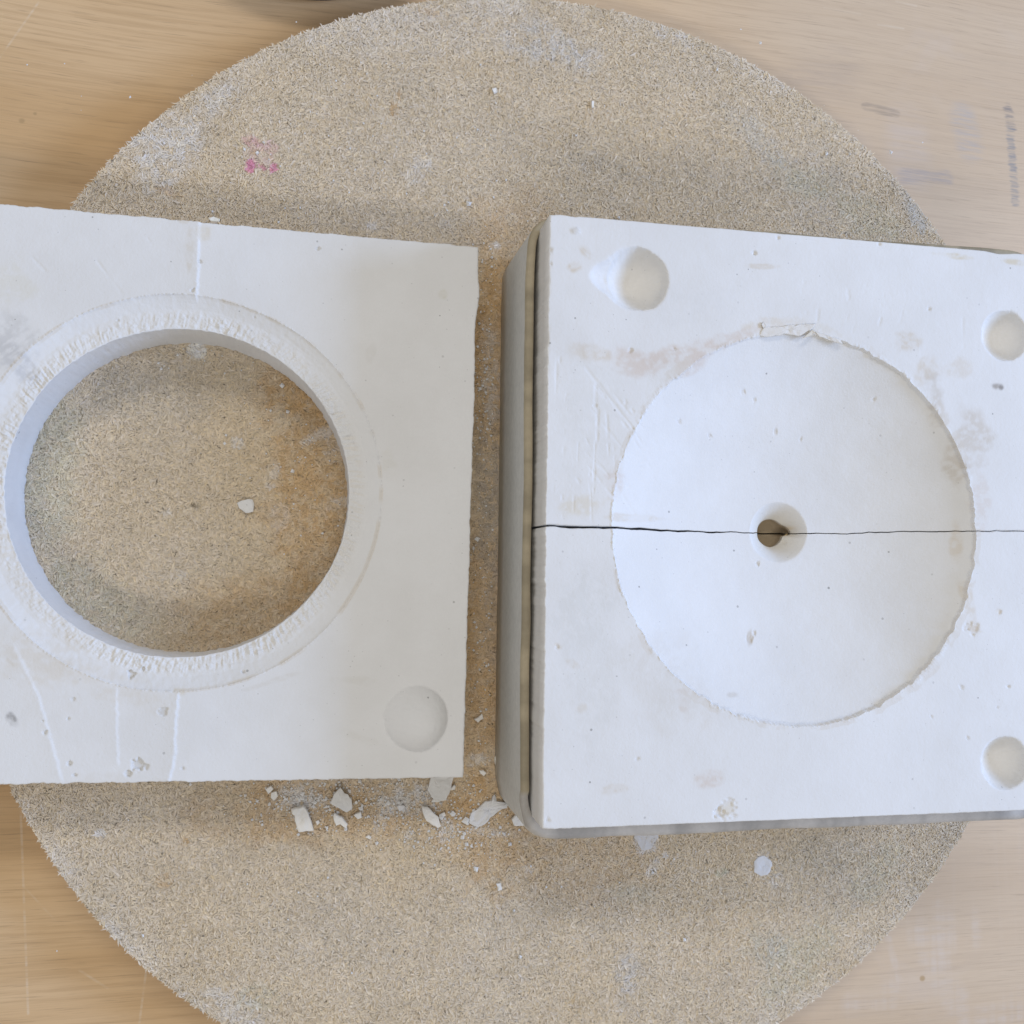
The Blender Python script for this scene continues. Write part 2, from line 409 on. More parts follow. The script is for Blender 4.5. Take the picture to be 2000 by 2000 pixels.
# loose surface fibres, a skin of tiny chips
NF = 560000
ang = rng.uniform(0, 2 * np.pi, NF); rad = np.sqrt(rng.uniform(0, 1, NF)) * (BR - .0004 + .0007 * (rng.uniform(0, 1, NF) < .3))
fx, fy = BC[0] + rad * np.cos(ang), BC[1] + rad * np.sin(ang)
P = np.c_[fx, fy]
hide = in_quad(P, LQ, -.004) & (np.hypot(fx - LC[0], fy - LC[1]) > LR_in + .003)
hide |= in_quad(P, RQ, -.002)
P = P[~hide]; NF = len(P)
fx, fy = P[:, 0], P[:, 1]
worn = fbm(fx * 14, fy * 14, 71, 3)
ln = rng.lognormal(math.log(.0027), .38, NF).clip(.0010, .0060); wd = rng.lognormal(math.log(.00074), .32, NF).clip(.0003, .0015)
th0 = rng.uniform(0, np.pi, NF); tilt = rng.normal(0, .055, NF); bend = rng.normal(0, .13, NF)
z0 = rng.uniform(.00005, .00035, NF)
tone = np.clip(rng.normal(1.02, .055, NF), .7, 1.25)
dark = rng.uniform(0, 1, NF)
tone = np.where(dark < .04, rng.uniform(.28, .7, NF), tone)
small = np.where(dark < .04, .6, 1.0); ln = ln * small; wd = wd * np.where(dark < .04, .6, 1.0)
dirx, diry = np.cos(th0), np.sin(th0)
V = np.zeros((NF, 4, 3), np.float32)
h = ln / 2
roll = rng.normal(0, .20, NF) * wd * .5
sk = rng.uniform(-.45, .45, NF) * h                                # shards, not lozenges
for k_, (al_, ac_) in enumerate(((-1, 0), (0, -1), (1, 0), (0, 1))):
    lx = al_ * h + (ac_ * sk if ac_ else 0); ly = ac_ * wd * .5
    V[:, k_, 0] = fx + dirx * lx - diry * ly
    V[:, k_, 1] = fy + diry * lx + dirx * ly
    V[:, k_, 2] = z0 + al_ * tilt * h + (.00016 + ac_ * roll if ac_ else 0)
V[:, :, 2] = np.maximum(V[:, :, 2], -.0003)
fc = board_colour(fx, fy)
hue = rng.normal(0, .03, NF)
fcol = fc * tone[:, None] * np.c_[1 + hue * .4, np.ones(NF), 1 - hue * 1.4]
base_i = (np.arange(NF) * 4)[:, None]
ff = base_i + np.array([0, 1, 2, 3])
fib = make_mesh('wood_fibres', V.reshape(-1, 3), ff, FIBRE, board, np.repeat(np.clip(fcol, .01, .92), 4, 0), smooth=False)
fib['kind'] = 'stuff'

# ------------------------------------------------------------------ plaster surface features
def seg_d(x, y, pts):
    """signed distance (right of the line negative) and arc parameter to a polyline"""
    best = np.full(x.shape, 1e9); sgn = np.zeros(x.shape); tt = np.zeros(x.shape)
    n = len(pts) - 1
    for i in range(n):
        a, b = pts[i], pts[i + 1]; e = b - a; L2 = e @ e
        t = np.clip(((x - a[0]) * e[0] + (y - a[1]) * e[1]) / L2, 0, 1)
        dx, dy = x - a[0] - t * e[0], y - a[1] - t * e[1]
        d = np.hypot(dx, dy); m = d < best
        best = np.where(m, d, best); sgn = np.where(m, np.sign(e[0] * dy - e[1] * dx), sgn); tt = np.where(m, (i + t) / n, tt)
    return best, sgn, tt

PX = D / F
def add_scrape(x, y, z, pts, hgt, depth, width):
    p = unp(pts, hgt); d, s, t = seg_d(x, y, p)
    d = d + (fbm(x * 140, y * 140, 6, 2) - .5) * .0012
    return z - depth * .7 * np.exp(-(d / width) ** 2) * sstep(.25, .6, vn(t * 7 + p[0, 0] * 900, t * 0, 7)) * sstep(0, .15, t) * (1 - sstep(.8, 1, t))

def add_seam(x, y, z, pts, hgt, amp, fade):
    """the side to the left of the travel direction stands proud and dies away"""
    p = unp(pts, hgt); d, s, t = seg_d(x, y, p)
    d = d + (vn(x * 900, y * 900, 4) - .5) * .0008
    live = sstep(0, .08, t) * (1 - sstep(.94, 1.0, t)) + .0
    live = np.where((t <= 0) | (t >= 1), .0, np.maximum(live, .25))
    lip = np.where(s > 0, np.exp(-d / fade), np.exp(-(d / .0006) ** 2))
    return z + amp * lip * live

def add_pits(x, y, z, col, pits, hgt, tintc):
    for px, py, rpx, dep in pits:
        p = unp([(px, py)], hgt)[0]; r = rpx * PX * .82
        near = np.nonzero((abs(x - p[0]) < 2 * r) & (abs(y - p[1]) < 2 * r))[0]
        if not len(near): continue
        d = np.hypot(x[near] - p[0], (y[near] - p[1])) / r + (vn(x[near] * 900, y[near] * 900, int(px)) - .5) * .9
        m = 1 - sstep(.55, 1.05, d)
        z[near] -= dep * .7 * m
        col[near] *= 1 - (1 - np.array(tintc)) * (m * .5)[:, None]
    return z, col

def add_smears(x, y, col, smears, hgt):
    rag = fbm(x * 500, y * 500, 61, 3); rag2 = fbm(x * 130, y * 130, 62, 3)
    for px, py, rx, ry, an, colr, al, stretch in smears:
        p = unp([(px, py)], hgt)[0]; rx, ry = rx * PX, ry * PX; R = 1.6 * max(rx, ry)
        near = np.nonzero((abs(x - p[0]) < R) & (abs(y - p[1]) < R))[0]
        if not len(near): continue
        dx, dy = x[near] - p[0], y[near] - p[1]; c, s = math.cos(-an), math.sin(-an)
        u, v = dx * c + dy * s, -dx * s + dy * c
        d = np.hypot(u / rx, v / ry) + (rag2[near] - .5) * 1.1
        m = 1 - sstep(.5, 1.1, d)
        st = fbm(u * 150 + px, v * 150 * stretch, 63, 3)
        m = m * (.25 + .75 * sstep(.36, .62, .5 * st + .5 * rag[near])) * al
        col[near] = col[near] * (1 - m[:, None]) + np.array(colr) * m[:, None]
    return col

TAN = (.86, .76, .62); PINKT = (.90, .81, .74); GREYT = (.72, .70, .68); DK = (.42, .41, .40); YEL = (.88, .78, .58)

# ------------------------------------------------------------------ ring mould (left)
def ray_quad(o, th, Q):
    best = np.full(th.shape, 1e9)
    dx, dy = np.cos(th), np.sin(th)
    for a, b in zip(Q, np.roll(Q, -1, 0)):
        e = b - a
        den = dx * e[1] - dy * e[0]
        t = ((a[0] - o[0]) * e[1] - (a[1] - o[1]) * e[0]) / den
        u = ((a[0] - o[0]) * dy - (a[1] - o[1]) * dx) / den
        ok = (t > 0) & (u >= -1e-6) & (u <= 1 + 1e-6)
        best = np.where(ok & (t < best), t, best)
    return best

def corner_angles(o, Q, n):
    th = np.linspace(-np.pi, np.pi, n, endpoint=False)
    for q in Q:
        a = math.atan2(q[1] - o[1], q[0] - o[0])
        th[np.argmin(abs(th - a))] = a
    return np.sort(th)

def left_height(x, y):
    z = np.full(x.shape, H1); col = np.ones((len(x), 3))
    z += (fbm(x * 30, y * 30, 11, 3) - .5) * .0006
    z = add_seam(x, y, z, [(382, 590), (386, 520), (388, 425)], H1, .0008, .008)
    z = add_seam(x, y, z, [(327, 1535), (340, 1475), (341, 1420), (348, 1345)], H1, .0008, .008)
    z = add_seam(x, y, z, [(230, 1500), (227, 1420), (226, 1340)], H1, .0004, .006)
    z = add_seam(x, y, z, [(122, 1535), (96, 1440), (72, 1355), (22, 1255)], H1, .00045, .006)
    for pts in ([(40, 480), (120, 560)], [(160, 470), (250, 590)], [(280, 455), (300, 480)], [(515, 580), (545, 592)], [(548, 650), (640, 720)], [(688, 470), (684, 560)], [(0, 1280), (60, 1330)]):
        z = add_scrape(x, y, z, pts, H1, .00025, .0005)
    # locating knob
    p = unp([(813, 1403)], H1)[0]
    d = np.hypot(x - p[0], y - p[1]); r = 57 * PX * (1 + .05 * (vn(np.arctan2(y - p[1], x - p[0]) * 1.5 + 9, d * 0, 5) - .5))
    q = np.clip(1 - (d / r) ** 2, 0, 1)
    z = z + .0078 * q ** .8 * (1 + .45 * ((x - p[0]) * .75 - (y - p[1]) * .65) / r) + (q > 0) * (fbm(x * 700, y * 700, 15, 2) - .5) * .0003
    pits = [(270, 1493, 13, .0016), (285, 1497, 7, .001), (250, 1512, 7, .0014), (318, 1388, 11, .0007), (135, 1490, 5, .0012), (90, 1430, 5, .0012), (145, 1514, 4, .001),
            (620, 486, 5, .0013), (376, 568, 6, .001), (255, 1318, 9, .0016), (277, 1308, 5, .0012), (474, 1314, 4, .001), (84, 1408, 3, .0008), (133, 1404, 3, .0008), (143, 1367, 5, .0006),
            (357, 1500, 4, .0006), (497, 618, 4, .0006), (228, 623, 4, .0006), (390, 510, 5, .0007)]
    z, col = add_pits(x, y, z, col, pits, H1, (.72, .71, .69))
    sm = [(20, 690, 30, 70, -.7, (.74, .74, .75), .75, 6), (40, 640, 30, 50, -.7, (.80, .80, .80), .6, 6), (22, 1402, 9, 16, -.5, (.35, .34, .33), .8, 2),
          (90, 1290, 90, 60, .5, (.93, .88, .80), .6, 2), (190, 1330, 120, 30, .35, (.93, .88, .80), .5, 2), (400, 455, 14, 20, 0, (.93, .87, .76), .7, 3),
          (370, 500, 8, 45, 0, (.90, .84, .75), .6, 2), (360, 430, 12, 8, 0, (.90, .84, .75), .6, 1), (30, 560, 40, 50, 0, (.95, .93, .84), .5, 2),
          (540, 1328, 60, 6, -.3, (.90, .87, .82), .5, 2), (700, 1330, 60, 10, .1, (.92, .91, .88), .5, 2), (700, 1440, 50, 12, .4, (.92, .91, .88), .4, 2),
          (865, 575, 10, 10, 0, (.84, .82, .70), .7, 2), (210, 1520, 60, 12, 0, (.93, .90, .85), .5, 1), (350, 1350, 14, 14, 0, (.90, .82, .66), .7, 2),
          (725, 690, 10, 20, .2, (.93, .92, .90), .5, 2), (760, 905, 14, 30, 0, (.92, .91, .86), .4, 2)]
    col = add_smears(x, y, col, sm, H1)
    return z, col, d < r * 1.0

thL = corner_angles(LC, LQ, 1500)
nL = len(thL)
bnd = ray_quad(LC, thL, LQ)
ex_, ey_ = LC[0] + bnd * np.cos(thL), LC[1] + bnd * np.sin(thL)
wob = (fbm(ex_ * 180, ey_ * 180, 31, 3) - .5) * .0011 + (vn(ex_ * 900, ey_ * 900, 33) - .5) * .0004
bump_p = unp([(938, 575)], H1)[0]
dd = np.hypot(ex_ - bump_p[0], ey_ - bump_p[1])
wob += .0013 * np.exp(-(dd / .008) ** 2)
cut_p = unp([(932, 640)], H1)[0]
wob -= .0006 * np.exp(-(np.hypot(ex_ - cut_p[0], ey_ - cut_p[1]) / .010) ** 2)
bnd = bnd + wob
hole_r = LR_in * (1 + .006 * (fbm(np.cos(thL) * 3 + 5, np.sin(thL) * 3 + 5, 44, 3) - .5))
outr = LR_out * (1 + .010 * (fbm(np.cos(thL) * 2.2 + 15, np.sin(thL) * 2.2 + 15, 45, 3) - .5) + .003 * (fbm(thL * 60, thL * 0, 46, 3) - .5))
segs = []           # (radius row, kind)
for t in np.linspace(0, 1, 52)[:-1]: segs.append((hole_r + (outr - .0062 - hole_r) * t, 'ledge', t))
for t in np.linspace(0, 1, 14)[:-1]: segs.append((outr - .0062 * (1 - t), 'chamfer', t))
for t in np.linspace(0, 1, 135) ** 1.05: segs.append((outr + (bnd - outr) * t, 'top', t))
Rm = np.array([s[0] for s in segs])
X = LC[0] + Rm * np.cos(thL); Y = LC[1] + Rm * np.sin(thL)
zt, lc, knob = left_height(X.ravel(), Y.ravel())
zt = zt.reshape(X.shape); lc = lc.reshape(*X.shape, 3)
n_ledge, n_ch = 51, 13
tled = np.array([s[2] for s in segs])[:, None]
angn = np.broadcast_to(thL[None, :], X.shape)
chat = fbm(angn * 95 + 3 * (Rm - Rm[:1]) / .012, (Rm - .05) * 160, 51, 3)
rough = fbm(X * 520, Y * 520, 52, 3)
drop = np.zeros_like(zt)
lead = slice(0, n_ledge); cham = slice(n_ledge, n_ledge + n_ch)
strong = sstep(.0, .12, tled[lead]) * (1 - sstep(.55, .98, tled[lead]))
amp = .55 + .9 * sstep(.35, .65, fbm(angn[lead] * 2.2, angn[lead] * 0, 58, 2))
drop[lead] = -.0032 + .0006 * tled[lead] + ((chat[lead] - .5) * .0010 + (rough[lead] - .5) * .0010) * strong * amp + (rough[lead] - .5) * .0004
drop[0] -= .0003
drop[cham] = -.0026 * (1 - tled[cham]) ** .75 + (rough[cham] - .5) * .0003
rim_n = n_ledge + n_ch
drop[rim_n:rim_n + 2] += (vn(angn[rim_n:rim_n + 2] * 160, angn[rim_n:rim_n + 2] * 0, 57) - .3) * .0005
zt = zt + drop
crev = (strong * sstep(.5, .36, chat[lead]) * .35)[..., None]
lc[lead] = lc[lead] * (1 - crev) + np.array((.95, .88, .76)) * crev
rimstain = sstep(.45, .65, fbm(angn * 8, Rm * 0 + 3, 59, 3))
for k_ in range(rim_n - 2, rim_n + 3):
    m_ = (rimstain[k_] * .5)[:, None]; lc[k_] = lc[k_] * (1 - m_) + np.array((.90, .82, .70)) * m_
zt[-1] -= .0004 + .0005 * vn(ex_ * 500, ey_ * 500, 60); zt[-2] -= .0001
Vtop = np.stack([X, Y, zt], -1)
# bore wall: rings from the board up to the ledge
wall_rows = []
for t in np.linspace(0, 1, 12):
    rw = hole_r * (1.0035 - .0035 * t ** .8) + (fbm(thL * 40, thL * 0 + t * 3, 47, 2) - .5) * (.0009 if t == 0 else .0003)
    wall_rows.append(np.stack([LC[0] + rw * np.cos(thL), LC[1] + rw * np.sin(thL), np.full(nL, .0004) * (1 - t) + (zt[0] - .00001) * t], -1))
Vw = np.array(wall_rows)
# outer wall
side_rows = []
for t in np.linspace(0, 1, 8)[1:]:
    inset = 1 - .004 * min(t * 4, 1) + (fbm(ex_ * 200, ey_ * 200 + t * 7, 48, 2) - .5) * .004
    side_rows.append(np.stack([LC[0] + (X[-1] - LC[0]) * inset, LC[1] + (Y[-1] - LC[1]) * inset, zt[-1] * (1 - t) + .0002 * t], -1))
Vs = np.array(side_rows)
allV = np.concatenate([Vw, Vtop, Vs])
nrow = allV.shape[0]
allC = np.concatenate([(1.0 - .03 * sstep(.45, .75, fbm(np.broadcast_to(thL * 9, Vw.shape[:2]), np.arange(12)[:, None] * .35 + 0 * thL, 64, 4)))[..., None] * np.array((1, 1, 1.0)), lc, np.ones((*Vs.shape[:2], 3))]).reshape(-1, 3)
fcs = grid_faces(nrow, nL, True)
frow = np.repeat(np.arange(nrow - 1), nL)
kn = np.zeros((nrow, nL), bool); kn[12:12 + len(segs)] = knob.reshape(X.shape)
fk = kn.reshape(-1)[fcs].all(1)
ring = make_mesh('ring_mould', allV.reshape(-1, 3), fcs[(frow >= 12 + rim_n) & ~fk], PLASTER, col=allC)
tag(ring, 'square white plaster mould ring with a big round hole through it, at left', 'plaster mould')
tag(make_mesh('ledge', allV.reshape(-1, 3), fcs[(frow >= 11) & (frow < 12 + rim_n)], PLASTER, ring, allC), 'rough sunken ledge around the hole')
make_mesh('hole_wall', allV.reshape(-1, 3), fcs[frow < 11], PLASTER, ring, allC)
tag(make_mesh('locating_knob', allV.reshape(-1, 3), fcs[fk], PLASTER, ring, allC), 'low round raised knob near the corner')

# ------------------------------------------------------------------ two mould halves (right)
crack_pts = unp([(1035, 1029), (1075, 1026), (1110, 1029), (1200, 1031), (1490, 1037), (1560, 1036), (1700, 1039), (1800, 1036), (2000, 1038), (2100, 1038)], HT)
def crack_y(x): return np.interp(x, crack_pts[:, 0], crack_pts[:, 1]) + (fbm(x * 160, x * 0, 81, 3) - .5) * .0009
OX = RC[0] + .0004
O = np.array((OX, float(np.interp(OX, crack_pts[:, 0], crack_pts[:, 1]))))
FUN_R, NECK_R = .0140, .0066
FUN_C = O + np.array((0.0006, 0))

SOCK = [((1246, 545), 57, 1.0), ((1963, 655), 49, .0), ((1963, 1490), 49, .0)]
def right_height(x, y):
    z = np.full(x.shape, HT); col = np.ones((len(x), 3))
    z += (fbm(x * 30, y * 30, 111, 3) - .5) * .0005
    sock = np.zeros(len(x), bool)
    for (px, py), rp, tear in SOCK:
        p = unp([(px, py)], HT)[0]; dx, dy = x - p[0], y - p[1]
        a = np.arctan2(dy, dx)
        r = rp * PX * (1 + .05 * (vn(np.cos(a) * 2 + 7, np.sin(a) * 2 + px, 12) - .5))
        r = r * (1 + .05 * (fbm(np.cos(a) * 6 + 3, np.sin(a) * 6 + py, 13, 3) - .5))
        d0 = np.hypot(dx, dy) / r
        d = d0 / (1 + tear * (.52 * np.exp(-((np.abs(a) - np.pi) / .42) ** 2) + .08 * np.exp(-((np.abs(a) - 2.3) / .5) ** 2)))    # one has a scraped flare to the left
        q = np.clip(1 - d0 ** 2, 0, 1)
        cup = .0105 * q ** .78 * (rp / 52) * sstep(1.03, .84, d0)
        flare = tear * .0042 * np.clip(1 - d, 0, 1) ** .75 * sstep(1.03, .85, d) / .55
        z -= np.maximum(cup, np.minimum(flare, .0036)) + (d < 1) * (fbm(x * 600, y * 600, 115, 2) - .5) * .0003
        sock |= d < 1.0
        inner = (q ** .5)[:, None] * .55  # warm shade inside each socket goes into the colour
        col = col * (1 - inner) + np.array((1.0, .955, .87)) * inner * np.ones_like(col)
    for pts, dep in (([(1130, 700), (1290, 905)], .0003), ([(1110, 780), (1160, 890)], .0002), ([(1168, 790), (1166, 870)], .0004), ([(1105, 760), (1100, 900)], .0002), ([(1130, 860), (1128, 910)], .0002),
                ([(1120, 860), (1180, 920)], .0002), ([(1093, 470), (1080, 1010)], .0003), ([(1075, 430), (1066, 1000)], .0002), ([(1350, 452), (1990, 505)], .0003), ([(1096, 660), (1090, 760)], .0003),
                ([(1660, 570), (1650, 620)], .0002), ([(1600, 590), (1595, 640)], .0002), ([(1730, 590), (1715, 640)], .0003), ([(1880, 610), (1882, 700)], .0003), ([(1220, 800), (1300, 870)], .0002)):
        z = add_scrape(x, y, z, pts, HT, dep, .0005)
    hr = np.random.default_rng(12)
    for i_ in range(22):
        hx, hy = hr.uniform(1085, 1230), hr.uniform(720, 960); L_ = hr.uniform(40, 130); kind_ = hr.uniform()
        ux, uy = (hr.uniform(-.06, .06), 1) if kind_ < .6 else (.62, .78)
        z = add_scrape(x, y, z, [(hx, hy), (hx + ux * L_, hy + uy * L_)], HT, hr.uniform(.00015, .00035), .00045)
    for i_ in range(10):
        hx, hy = hr.uniform(1560, 1800), hr.uniform(540, 620); L_ = hr.uniform(30, 70)
        z = add_scrape(x, y, z, [(hx, hy), (hx - .25 * L_, hy + L_)], HT, hr.uniform(.0001, .0002), .0005)
    pits = [(1474, 493, 6, .0012), (1231, 684, 6, .001), (1317, 681, 4, .0008), (1163, 791, 6, .0005), (1075, 486, 5, .0009), (1076, 515, 4, .0008), (1497, 772, 7, .0006), (1472, 757, 6, .0006),
            (1548, 832, 7, .0006), (1524, 1101, 5, .0009), (1592, 1057, 5, .0006), (1494, 1252, 11, .0008), (1504, 1240, 6, .0007), (1903, 1228, 15, .0008), (1888, 1224, 9, .0008), (1420, 1580, 22, .0007), (1405, 1588, 12, .0012),
            (1953, 1195, 6, .0007), (1878, 1342, 5, .0006), (1124, 450, 8, -.0008), (1070, 1603, 5, .0008), (1245, 1482, 5, .0006), (1520, 464, 4, .0008), (1717, 476, 4, .0008), (1815, 602, 5, .0008), (1890, 1441, 5, .0007),
            (1820, 1400, 5, .0006), (1410, 843, 5, .0006), (1602, 848, 5, .0005), (1725, 775, 5, .0006), (1340, 818, 5, .0006), (1088, 1264, 5, .0006), (1969, 1342, 5, .0009), (1948, 1382, 3, .0008)]
    z, col = add_pits(x, y, z, col, pits, HT, (.84, .80, .74))
    sm = [(1494, 1251, 8, 18, .3, (.80, .74, .66), .9, 1), (1165, 695, 45, 20, .15, TAN, .7, 2), (1235, 705, 55, 25, .1, PINKT, .9, 2), (1330, 690, 90, 22, -.25, PINKT, .9, 3), (1430, 660, 70, 14, -.35, PINKT, .8, 3), (1350, 715, 40, 18, -.5, PINKT, .8, 3),
          (1120, 520, 16, 12, -.4, TAN, .9, 4), (1143, 490, 18, 14, .9, TAN, .8, 4), (1250, 1010, 90, 8, 0, TAN, .5, 2), (1140, 985, 50, 25, 0, YEL, .4, 3), (1200, 950, 20, 30, 0, PINKT, .6, 3),
          (1770, 665, 30, 22, .3, TAN, .65, 3), (1810, 720, 22, 34, .5, TAN, .6, 3), (1830, 780, 22, 50, -.25, (.78, .72, .64), .7, 3), (1900, 860, 45, 60, -.3, (.82, .75, .66), .65, 3), (1870, 900, 20, 60, -.2, (.78, .72, .64), .6, 3),
          (1945, 755, 16, 8, .1, (.50, .46, .42), .85, 3), (1955, 757, 7, 7, .1, (.35, .32, .30), .8, 2), (1870, 720, 40, 20, 0, TAN, .35, 3), (1915, 980, 20, 60, 0, PINKT, .5, 3), (1865, 500, 50, 6, .05, YEL, .7, 3),
          (1980, 512, 30, 6, .05, YEL, .7, 3), (1120, 1298, 18, 8, .5, TAN, .85, 3), (1090, 1262, 8, 5, .6, TAN, .8, 2), (1136, 1385, 12, 10, 0, TAN, .7, 2), (1197, 1541, 24, 9, 0, TAN, .85, 3), (1385, 1522, 30, 16, 0, PINKT, .8, 2),
          (1336, 1370, 10, 18, 0, PINKT, .8, 2), (1330, 1350, 12, 6, 0, PINKT, .7, 2), (1420, 1580, 20, 16, -.4, (.95, .90, .80), .8, 2), (1140, 1180, 60, 90, 0, (.93, .93, .92), .8, 1), (1150, 1320, 70, 120, 0, (.93, .93, .92), .6, 1),
          (1300, 1330, 110, 90, .7, (.95, .93, .90), .6, 1), (1903, 1228, 16, 9, -.3, (.86, .79, .70), .8, 1), (1950, 1195, 8, 8, 0, (.86, .77, .64), .7, 1), (1440, 1360, 16, 6, 0, (.82, .78, .72), .7, 2), (1500, 1412, 14, 7, 0, (.84, .72, .62), .6, 2),
          (1290, 520, 25, 6, 0, TAN, .0, 2), (1490, 520, 30, 5, -.05, TAN, .5, 3), (1340, 600, 120, 40, -.2, (.95, .95, .95), .5, 1), (1150, 800, 70, 120, .1, (.95, .95, .94), .6, 2), (1500, 636, 60, 14, -.1, (.94, .88, .79), .7, 2),
          (1610, 650, 60, 16, .35, (.94, .90, .83), .6, 2), (1895, 1190, 12, 60, -.15, TAN, .5, 2), (1880, 1060, 14, 50, 0, TAN, .5, 2)]
    col = add_smears(x, y, col, sm, HT)
    return z, col, sock

def ray_circle(o, th, c, R):
    dx, dy = np.cos(th), np.sin(th); ox, oy = o[0] - c[0], o[1] - c[1]
    b = ox * dx + oy * dy
    return -b + np.sqrt(b * b - (ox * ox + oy * oy) + R * R)

def make_half(sign, label, gap):
    n = 800
    if sign > 0:
        th = np.linspace(0, np.pi, n)
        Q = np.array([O + np.array((-.4, 0)), O + np.array((.4, 0)), R_tr, R_tl])
    else:
        th = np.linspace(-np.pi, 0, n)
    for q in RQ:
        a = math.atan2(q[1] - O[1], q[0] - O[0])
        if th[3] < a < th[-4]: th[np.argmin(abs(th - a))] = a
    th = np.sort(th)
    bd = ray_quad(O, th, RQ)
    ex, ey = O[0] + bd * np.cos(th), O[1] + bd * np.sin(th)
    bd = bd + (fbm(ex * 200, ey * 200, 131, 3) - .5) * (.0003 + .0007 * (ex < .115)) + (vn(ex * 1000, ey * 1000, 133) - .5) * (.0001 + .0003 * (ex < .115))
    chip = np.exp(-((ex - unp([(1955, 492)], HT)[0][0]) / .006) ** 2) * (ey > .1)
    bd = bd - chip * .0012
    Rj = RR * (1 + .010 * (fbm(np.cos(th) * 3 + 20, np.sin(th) * 3 + 20, 141, 3) - .5)) + (fbm(th * 22, th * 0, 143, 4) - .5) * (.0006 + .0016 * sstep(.45, .65, vn(th * 4, th * 0, 145)))
    dr0 = ray_circle(O, th, RC, RR)
    dr = dr0 + (Rj - RR)
    away = np.minimum(np.abs(th), np.abs(th - 0))
    neck = NECK_R * (1 + .04 * (vn(np.cos(th) * 2 + 4, np.sin(th) * 2 + 4, 149) - .5)) + .0042 * np.exp(-(away / (.42 if sign > 0 else .14)) ** 2)
    rows = []
    for t in np.linspace(0, 1, 26)[:-1]: rows.append((neck + (FUN_R + .0012 - neck) * t, 'f', t))
    for t in np.linspace(0, 1, 105): rows.append((FUN_R + .0012 + (dr - FUN_R - .0012) * t, 'd', t))
    for t in (.25, .6, 1.0): rows.append((dr + .0007 * t, 's', t))
    for t in np.linspace(0, 1, 125)[1:]: rows.append((dr + .0007 + (bd - dr - .0007) * t, 't', t))
    Rm = np.array([r[0] for r in rows]); kinds = np.array([r[1] for r in rows]); tt = np.array([r[2] for r in rows])
    X = O[0] + Rm * np.cos(th); Y = O[1] + Rm * np.sin(th)
    # bend the straight cut to the real, slightly wandering parting line
    dev = crack_y(X) - O[1]
    fall = np.exp(-np.abs(Y - O[1]) / .012)
    Y = Y + dev * fall + sign * gap * (1.7 - sstep(.12, .22, X)) * (.45 + 1.1 * fbm(X * 120, X * 0 + sign * 3, 82, 3)) * np.exp(-np.abs(Y - O[1]) / .004)
    z, col, sock = right_height(X.ravel(), Y.ravel())
    z = z.reshape(X.shape); col = col.reshape(*X.shape, 3)
    D0, STEP = .0245, .0014
    prof = lambda u: -STEP - (D0 - STEP) * (1 - np.clip(u, 0, 1) ** 1.55)
    di = kinds == 'd'; fi = kinds == 'f'; si = kinds == 's'
    u = np.minimum(Rm[di] / dr0, 1.0)
    sv = STEP * (.45 + .85 * sstep(-1.0, .6, np.cos(th + .35)))                    # deeper step on the window side
    z[di] += -sv - (D0 - sv) * (1 - u ** 1.95) + (fbm(X[di] * 60, Y[di] * 60, 151, 3) - .5) * .0004
    u0 = (FUN_R + .0012) / dr0
    zf = -sv - (D0 - sv) * (1 - u0 ** 1.95)
    tf_ = tt[fi][:, None]
    z[fi] += zf - .0085 * (1 - np.clip((tf_ - 0) / .93, 0, 1) ** 1.0) ** 1.15 - .0004 * (1 - tf_)
    z[si] += -sv * (1 - tt[si][:, None]) * .9 + (vn(angb(th, si.sum()) * 120, 0 * angb(th, si.sum()), 155) - .35) * .0005
    ti = np.nonzero(kinds == 't')[0]
    crumbs = sstep(.5, .7, fbm(th * 14, th * 0, 157, 3))
    for q_ in range(3): z[ti[q_]] += crumbs * .0005 * (1 - q_ / 3) * (vn(th * 200, th * 0 + q_, 158))
    rag = fbm(angb(th, 1)[0] * 9, th * 0 + 5, 159, 3)
    for k_ in list(np.nonzero(si)[0]) + list(ti[:6]):
        m_ = (sstep(.42, .62, rag + (vn(th * 60, th * 0 + k_ * .2, 160) - .5) * .3) * .45)[:, None]
        col[k_] = col[k_] * (1 - m_) + np.array((.90, .84, .76)) * m_
    # warm shade of the funnel, painted into its colour
    m_ = (np.clip(1 - tt[fi] * .95, 0, 1) * .75)[:, None, None]
    col[fi] = col[fi] * (1 - m_) + np.array((.90, .83, .70)) * m_
    spot = np.exp(-((X - (O[0] + .0088)) / .0022) ** 2 - ((Y - (O[1] + .0022)) / .0009) ** 2)[..., None] * .7
    if sign > 0: col = col * (1 - spot) + np.array((.86, .66, .40)) * spot
    z[-1] -= .0002 + .0004 * vn(ex * 500, ey * 500, 161) * (ex < .115)
    # cut edges round over into the parting line
    z[:, 0] -= .0004; z[:, -1] -= .0004
    Vt = np.stack([X, Y, z], -1)
    # pour hole below the neck: widens into a chamber and closes
    hole = []; hc = []
    nk = Vt[0]
    for t, rs in ((0, 1.0), (.0008, 1.0), (.0025, 1.04), (.005, 1.06), (.0068, 1.0), (.0074, .85), (.0076, .02)):
        cxy = np.stack([O[0] + (nk[:, 0] - O[0]) * rs, np.where(np.abs(nk[:, 1] - O[1]) < 0, nk[:, 1], O[1] + (nk[:, 1] - O[1]) * rs)], -1)
        cut = crack_y(cxy[:, 0]) + sign * gap * 1.2
        cxy[:, 1] = np.where(sign * (cxy[:, 1] - cut) < 0, cut, cxy[:, 1])
        hole.append(np.c_[cxy, nk[:, 2] - t])
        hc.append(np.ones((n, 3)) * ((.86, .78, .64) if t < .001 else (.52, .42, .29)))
    hole, hc = np.array(hole)[::-1], np.array(hc)[::-1]
    nh = len(hole)
    # outer side, down to the board
    sides = []
